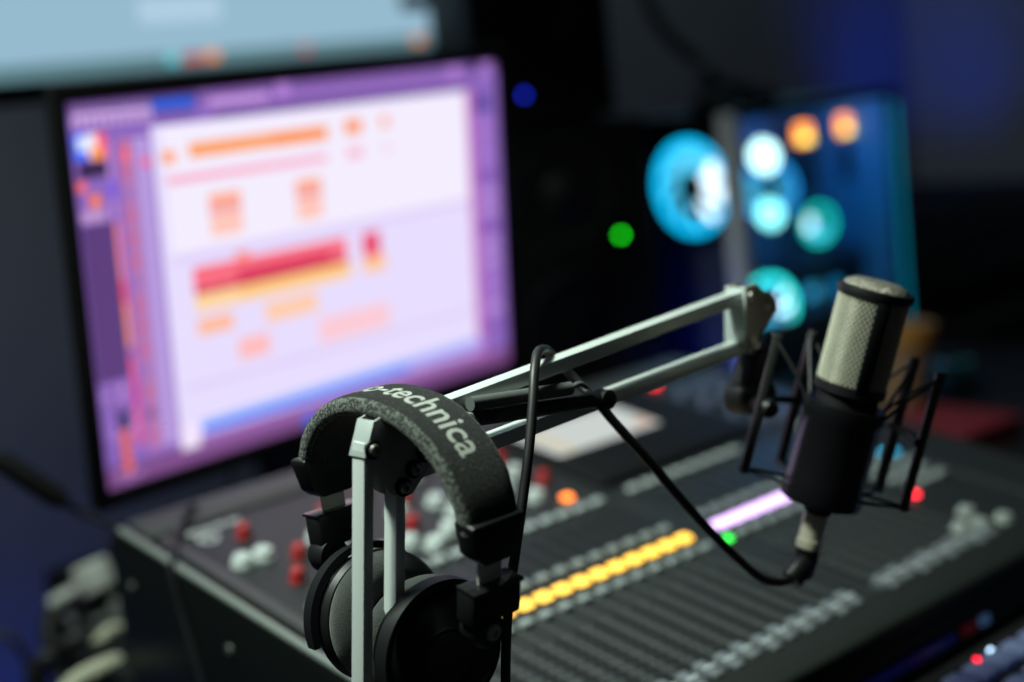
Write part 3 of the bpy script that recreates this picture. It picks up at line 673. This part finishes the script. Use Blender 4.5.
# end caps, sliders, yokes, cups
SIDE = {-1: 'left', 1: 'right'}
for sd_ in (-1, 1):
    th = TH0 if sd_ < 0 else TH1
    x, z = arc(th)
    tilt = R(7) * -sd_
    def q3(a, b_, c, x=x, z=z, sd_=sd_, tilt=tilt): # a outward along ear axis, b across, c up ; hinged inwards
        aa = a * sd_
        ca, sa = math.cos(tilt), math.sin(tilt)
        return H(x + aa * ca - c * sa * 1.0, b_, z + aa * sa + c * ca)
    ax1 = (q3(1, 0, 0) - q3(0, 0, 0)).normalized(); ax3 = (q3(0, 0, 1) - q3(0, 0, 0)).normalized(); HA = (ax1, e2, ax3)
    q = MB()
    wf_ = 1.0 if sd_ < 0 else .90; dc = 0 if sd_ < 0 else -.004
    pr = [(-.0200, .007), (.0200, .007), (.0210, .005), (.0165, -.013), (.0105, -.018), (-.0105, -.018), (-.0165, -.013), (-.0210, .005)]
    q.prism([q3(-.0075, a * wf_, c) for a, c in pr], ax1 * .015, .0015); obj('end_cap', q, BLACK, hp)
    q = MB(); q.box(q3(0, 0, -.024 + dc / 2), (.0022, .0165, .030), HA, .0006); obj('slider', q, mat('slider_steel', (.70, .68, .62), .35, .3), hp)
    q = MB(); q.box(q3(.0, 0, -.0385 + dc), (.015, .035, .021), HA, .0025); blk = obj('adjuster_block', q, BLACK, hp)
    q = MB(); q.box(q3(.001, 0, -.0285 + dc), (.0156, .0354, .002), HA, .0006); obj('adjuster_lip', q, GLOSS, blk)
    hy = -.010 if sd_ < 0 else -.004
    q = MB(); q.lathe(q3(.0, hy, -.054 + dc), ax1, [(0, -.008), (.010, -.008), (.011, -.004), (.011, .004), (.009, .008), (0, .008)], 24); hg = obj('hinge', q, BLACK, hp)
    q = MB(); q.lathe(q3(.0, hy, -.054 + dc) + ax1 * .0075, ax1, [(.0048, 0), (.0045, .0022), (.002, .003), (.002, .0015), (0, .0015)], 18); obj('hinge_screw', q, PLATE, hg)
    cc = q3(-.022, 0, -.092) if sd_ < 0 else q3(-.039, -.002, -.090)
    cax = (ax1 + e3 * -.04).normalized()
    if sd_ > 0: cax = (e1 - e2 * .28 + e3 * .10).normalized()
    q = MB(); q.lathe(cc, cax, [(0, .015), (.016, .015), (.018, .0135), (.026, .0125), (.031, .009), (.0345, .003), (.0375, .001), (.0385, -.003), (.037, -.007), (.033, -.009), (0, -.009)], 48); cup = obj('ear_cup', q, BLACK, hp)
    q = MB(); q.torus(cc + cax * .0005, cax, .0372, .0016, 48, 10); obj('cup_rim', q, GLOSS, cup)
    q = MB(); q.lathe(cc + cax * .0148, cax, [(0, .0006), (.013, .0006), (.0145, 0), (.0145, -.001)], 40); obj('cup_badge', q, GLOSS, cup)
    q = MB(); prof_ = [(.033, -.007)] + [(.0275 + .0125 * math.cos(a), -.016 - .0105 * math.sin(a)) for a in [R(-55 + 290 * k / 14) for k in range(15)]] + [(.017, -.009)]
    q.lathe(cc, cax, prof_, 48); obj('ear_pad', q, PADF, cup)
    q = MB(); q.lathe(cc, cax, [(0, -.0105), (.021, -.0105)], 32); obj('pad_cloth', q, mat('driver_cloth', (.016, .017, .017), .95), cup)
    # yoke: a half-ring round the cup
    pts = []
    for k in range(13):
        a = R(-10 + 200 * k / 12); pts.append(cc + cax * .004 + (e2 * math.cos(a) + (cax.cross(e2) * (1 if cax.cross(e2).z > 0 else -1)) * math.sin(a)) * .0415)
    q = MB(); q.sweep(pts, [(.0022, .0045), (-.0022, .0045), (-.0022, -.0045), (.0022, -.0045)], cc - pts[0], 3); obj('yoke', q, BLACK, hp)
# ================================================================== small things round the desk
# draped cable over the console's left side
pts = [K(.10, .585, -.03), K(.070, .560, .010), K(.045, .535, .008), K(.018, .500, .0085), K(.002, .475, .0085), K(-.0035, .468, .002), K(-.0040, .455, -.03), K(-.004, .435, -.07), K(-.0045, .42, -.105)]
q = MB(); q.tube(pts, .0028); tag(obj('power_cable', q, RUBBER), 'thin black cable draped over the left side of the mixing console', 'cable')
# gooseneck lamp behind the console
gl = thing('gooseneck_lamp', 'slim black gooseneck lamp reaching left from behind the mixing console', 'lamp', K(.055, .575, -.05))
h0, h1 = at(-6, 456, 1.36), at(66, 503, 1.375); hd = (h1 - h0).normalized()
q = MB(); q.lathe(h0, hd, [(0, 0), (.006, .0005), (.0095, .004), (.0105, .015), (.0105, (h1 - h0).length - .012), (.007, (h1 - h0).length), (0, (h1 - h0).length)], 24); obj('lamp_head', q, MATTE, gl)
q = MB(); q.tube([h1 - hd * .005, at(80, 512, 1.385), at(105, 522, 1.38), at(130, 533, 1.36), K(.04, .578, .0), K(.055, .578, -.055)], .0032); obj('gooseneck', q, MATTE, gl)
q = MB(); q.cyl(K(.055, .578, -.075), K(.055, .578, -.05), .008); q.box(K(.055, .565, -.066), (.02, .03, .02), KA, .002); obj('plug', q, BLACK, gl)
# equipment case with cables behind the desk
CT = at(80, 606, 1.66).z
t = thing('equipment_case', 'low black equipment case standing behind the left end of the desk', 'case', (.66, 1.66, 0))
_k = at(82, 640, 1.68)
ccx, ccy = _k.x + .08, _k.y + .11
q = MB(); q.box((ccx, ccy, CT / 2), (.10, .10, CT), bev=.008); obj('case_body', q, MATTE, t)
q = MB(); q.box((ccx, ccy, CT - .05), (.106, .106, .012), bev=.002); obj('case_band', q, PLATE, t)
q = MB(); q.box((ccx, ccy - .054, CT - .05), (.03, .012, .04), bev=.002); obj('latch', q, PLATE, t)
ad = thing('power_adapter', 'white power adapter lying on black cables beside the console', 'power adapter', at(92, 600, 1.62))
A0 = at(92, 578, 1.62); adx = (at(108, 572, 1.61) - at(70, 590, 1.63)).normalized(); ady = (CAM_P - A0).normalized(); adz = adx.cross(ady).normalized(); ady = adz.cross(adx)
WHITE = mat('white_plastic', (.62, .64, .60), .5)
q = MB(); q.box(A0 + adx * .004, (.034, .026, .034), (adx, ady, adz), .004, 3); obj('adapter_body', q, WHITE, ad)
q = MB(); q.sweep([A0 - adx * .010, at(76, 590, 1.63), at(64, 597, 1.63), at(52, 604, 1.63)], [(.0075 * math.cos(k * math.pi / 5), .0075 * math.sin(k * math.pi / 5)) for k in range(10)]); obj('adapter_lead', q, WHITE, ad)
CABS = [('black cable arching at the far left below the gooseneck lamp', [at(-10, 634, 1.62), at(8, 636, 1.62), at(22, 650, 1.62), at(30, 672, 1.62), at(32, 700, 1.62), V((at(32, 700, 1.62).x, at(32, 700, 1.62).y, .3)), V((at(32, 700, 1.62).x, at(32, 700, 1.62).y, .004))], .0045),
        ('thick black cable bundle hanging under the white power adapter', [at(60, 600, 1.66), at(50, 622, 1.65), at(52, 650, 1.64), at(62, 676, 1.64), at(70, 710, 1.64)], .011),
        ('black cable hanging straight down beside the console side panel', [at(82, 600, 1.70), at(84, 625, 1.70), at(90, 650, 1.70), at(92, 700, 1.70)], .008),
        ('black cable crossing in front of the beige tube at the console side', [at(108, 628, 1.60), at(92, 634, 1.58), at(72, 640, 1.57), at(56, 655, 1.57), at(40, 690, 1.57)], .0085)]
for lb_, pts, r in CABS:
    if pts[-1].z > .01: pts = pts + [V((pts[-1].x, pts[-1].y, .4)), V((pts[-1].x, pts[-1].y, r))]
    q = MB(); q.tube(pts, r); tag(obj('cable', q, RUBBER), lb_, 'cable')
BEIGE = mat('beige_sheath', (.46, .46, .34), .6)
q = MB(); q.tube([at(60, 700, 1.38), at(76, 682, 1.42), at(98, 670, 1.44), at(118, 662, 1.46)], .0095, 14); tag(obj('cable', q, BEIGE), 'thick beige cable crossing the lower left corner beside the console', 'cable')
q = MB(); q.tube([at(97, 645, 1.52), at(104, 636, 1.52), at(118, 629, 1.54), at(135, 640, 1.56), at(150, 690, 1.56)], .007, 14); tag(obj('cable', q, BEIGE), 'thin beige cable bend between the white adapter and the thick beige cable', 'cable')
# hanging cable and coil above the computer
q = MB(); q.tube([V((at(640, -60, 2.3).x, at(640, -60, 2.3).y, 2.69)), at(636, -100, 2.3), at(640, -60, 2.3), at(648, 0, 2.28), at(668, 35, 2.26), at(700, 62, 2.24), at(712, 72, 2.22)], .010); tag(obj('cable', q, RUBBER), 'black cable hanging in front of the wall above the computer', 'cable')
hk = thing('headset', 'dark headset lying on top of the tower computer', 'headset', V((cx0 + .06, cy0 + .10, DZ + ch)))
tp = DZ + ch
q = MB(); q.tube([(cx0 + .02, cy0 + .06, tp + .02), (cx0 + .05, cy0 + .10, tp + .045), (cx0 + .12, cy0 + .13, tp + .04), (cx0 + .17, cy0 + .10, tp + .02)], .009); obj('headband', q, MATTE, hk)
for x, y in ((.02, .06), (.17, .10)):
    q = MB(); q.lathe((cx0 + x, cy0 + y, tp), Z, [(0, 0), (.030, 0), (.034, .008), (.030, .02), (.014, .026), (0, .026)], 24); obj('ear_cup', q, MATTE, hk)
# right-hand clutter
p = on_level(945, 436, DZ + .0)
def rest(px, py, zz): return on_level(px, py, zz)
rb0 = on_level(940, 440, DZ + .03)
bk = thing('book', 'dark red book lying beside the right end of the console', 'book', (rb0.x + .02, rb0.y + .05, DZ))
RX = Matrix.Rotation(R(-4), 3, 'Z')
rax = (RX @ X, RX @ Y, Z)
bc = V((rb0.x + .06, rb0.y + .06, DZ))
q = MB(); q.box(bc + Z * .004, (.20, .15, .004), rax, .0008); q.box(bc + Z * .026, (.20, .15, .004), rax, .0008); q.box(bc + Z * .015 + rax[0] * -.098, (.004, .15, .026), rax, .001); obj('cover', q, mat('red_cover', (.15, .006, .010), .6), bk)
q = MB(); q.box(bc + Z * .015 + rax[0] * .002, (.190, .142, .0195), rax); obj('pages', q, mat('pages', (.12, .03, .03), .8), bk)
cp0 = at(900, 390, 2.04); cupp = thing('paper_cup', 'tan paper cup with an orange rim behind the microphone', 'cup', (cp0.x, cp0.y, DZ))
f0 = V((cp0.x, cp0.y, DZ)); hgt = at(918, 318, 2.04).z - DZ
q = MB(); q.lathe(f0, V((.10, -.05, 1)), [(0, 0), (.028, 0), (.040, hgt * .92), (.041, hgt), (.037, hgt), (.026, .006), (0, .006)], 32); obj('cup_body', q, mat('tan_paper', (.24, .14, .075), .7), cupp)
q = MB(); q.lathe(f0, V((.10, -.05, 1)), [(.0392, hgt * .78), (.0418, hgt * .80), (.0428, hgt * .99), (.040, hgt * 1.0)], 32); obj('cup_sleeve', q, mat('orange_band', (.38, .17, .03), .6), cupp)
j0 = at(950, 398, 2.16); jar = thing('glass_jar', 'round teal glass jar right of the tan paper cup', 'jar', (j0.x, j0.y, DZ))
f0 = V((j0.x, j0.y, DZ)); jh = at(950, 350, 2.16).z - DZ
q = MB(); q.lathe(f0, Z, [(0, 0), (.028, 0), (.036, .01), (.038, jh * .5), (.034, jh * .78), (.022, jh * .88), (.022, jh * .92)], 32); obj('jar_body', q, mat('teal_glass', (.04, .20, .24), .2), jar)
q = MB(); q.lathe(f0, Z, [(.024, jh * .9), (.0245, jh), (.022, jh * 1.01), (0, jh * 1.01)], 32); obj('lid', q, BLACK, jar)
rk0 = at(905, 300, 2.35)
rk = thing('audio_rack', 'dark rack of audio equipment with knobs right of the computer', 'audio rack', (2.45, 1.70, DZ))
q = MB(); q.box((2.50, 1.74, DZ + .095), (.62, .34, .19), bev=.006); obj('rack_case', q, MATTE, rk)
for z in (.05, .143):
    q = MB(); q.box((2.50, 1.565, DZ + z), (.58, .012, .088), bev=.002); fp = obj('face_plate', q, mat('face_plate', (.02, .022, .026), .35), rk)
    for k in range(6):
        q = MB(); q.lathe((2.28 + k * .085, 1.56, DZ + z), -Y, [(.018, 0), (.017, .004), (.013, .005), (.012, .018), (0, .018)], 20); obj('knob', q, mat('rack_knob', (.04, .06, .07), .25), fp)
# controller at the lower right, in front of the console
kp = on_level(991, 651, DZ + .032)
kb = thing('pad_controller', 'low black controller with rows of small keys in front of the console', 'controller', (1.10, .52, DZ))
kA = (X, V((0, math.cos(R(4)), math.sin(R(4)))), V((0, -math.sin(R(4)), math.cos(R(4)))))
kc = V((1.12, kp.y - .083, DZ + .0225))
q = MB(); q.box(kc, (.50, .185, .018), kA, .004); obj('case', q, MATTE, kb)
for y in (-.07, .07):
    for x in (-.22, .22):
        q = MB(); q.cyl(kc + V((x, y, -.0225)), kc + V((x, y, -.006)), .008); obj('foot', q, RUBBER, kb)
def kk(x, y, h=.009): return kc + kA[0] * x + kA[1] * y + kA[2] * h
pk = None
KEYM = mat('controller_key', (.10, .12, .2), .4, emit=lin((70, 80, 150)), strength=.12)
for r_ in range(4):
    for k in range(18):
        p = kk(-.22 + k * .0265, .061 - r_ * .034)
        if pk is None:
            q = MB(); q.box(p + kA[2] * .003, (.019, .022, .007), kA, .002); pk = obj('key', q, KEYM, kb)
            off = p - origin(kb)
            for v in pk.data.vertices: v.co -= off
            pk.location = off
        else: twin(pk, p, kb)
for (px, py, nm, m_) in ((991, 651, 'white_light', glow('pad_white', (190, 225, 255), 6)), (977, 660, 'red_light', glow('pad_red', (255, 20, 50), 5))):
    p = on_plane(px, py, kk(0, 0, .0095), kA[2])
    q = MB(); q.lathe(p, kA[2], [(.0022, -.001), (.0022, .001), (.0012, .0018), (0, .002)], 14); obj(nm, q, m_, kb)
for x_, w_, c_, k_ in ((.335, .17, (10, 20, 110), .10), (.440, .02, (60, 5, 15), .4), (.462, .012, (60, 90, 130), .4)):  # glowing bars; the blue one paints light reflected under the armrest
    q = MB(); q.box((O.x + x_, O.y + .001, DZ + .046), (w_, .004, .008), bev=.001); obj('glow_strip', q, glow('strip_%d_%d_%d' % c_, c_, k_), con)
# ================================================================== light
def area(name, p, target, size, power, col, sy=None):
    l = bpy.data.lights.new(name, 'AREA'); l.energy = power; l.color = col; l.size = size
    if sy: l.shape = 'RECTANGLE'; l.size_y = sy
    o = bpy.data.objects.new(name, l); COL.objects.link(o); o.location = V(p)
    o.rotation_euler = (V(target) - V(p)).to_track_quat('-Z', 'Y').to_euler(); return o
lo_ = area('ceiling_lamp_light', (.04, 1.0, 2.35), (.66, .74, .98), .25, 9.0, (.85, 1.0, .88)); lo_.data.spread = R(75)
area('shelf_blue_light', (cx0 - .10, cy0 + .03, DZ + .03), (cx0, cy0 + .10, DZ + .20), .08, .10, (.01, .07, 1.0))
area('wall_blue_light', (.75, 2.05, .15), (.5, 2.24, .6), .5, .8, (.02, .08, 1.0), .1)
area('corner_blue_light', (3.05, 1.92, .96), (3.2, 2.2, 1.35), .2, .2, (.01, .07, 1.0)).data.spread = R(95)
area('wall_fill_light', (1.15, 1.95, 2.68), (1.15, 2.24, 1.2), 2.9, 5.6, (.76, .95, 1.0), .08)  # added fill without a fixture, lifts the grey of the back wall
area('side_fill_light', (.22, 1.72, 1.25), (.95, 2.24, 1.08), .3, .42, (.85, .92, 1.0)).data.spread = R(130)  # unseen fill added to brighten the wall below the hung screen
pl = bpy.data.lights.new('case_light', 'POINT'); pl.energy = .8; pl.color = (.0, .30, .9); pl.shadow_soft_size = .02
o = bpy.data.objects.new('case_light', pl); COL.objects.link(o); o.location = cb(cw * .55, .05, ch - .05)
wd = bpy.data.worlds.new('room_dark'); SC.world = wd; wd.use_nodes = True
wd.node_tree.nodes['Background'].inputs[0].default_value = (.8, .9, 1, 1); wd.node_tree.nodes['Background'].inputs[1].default_value = .017
SC.view_settings.view_transform = 'Standard'; SC.view_settings.look = 'None'; SC.view_settings.exposure = 0; SC.view_settings.gamma = 1
SC.view_settings.use_curve_mapping = False
SC.cycles.use_denoising = True
SC.cycles.max_bounces = 6; SC.cycles.sample_clamp_indirect = 3
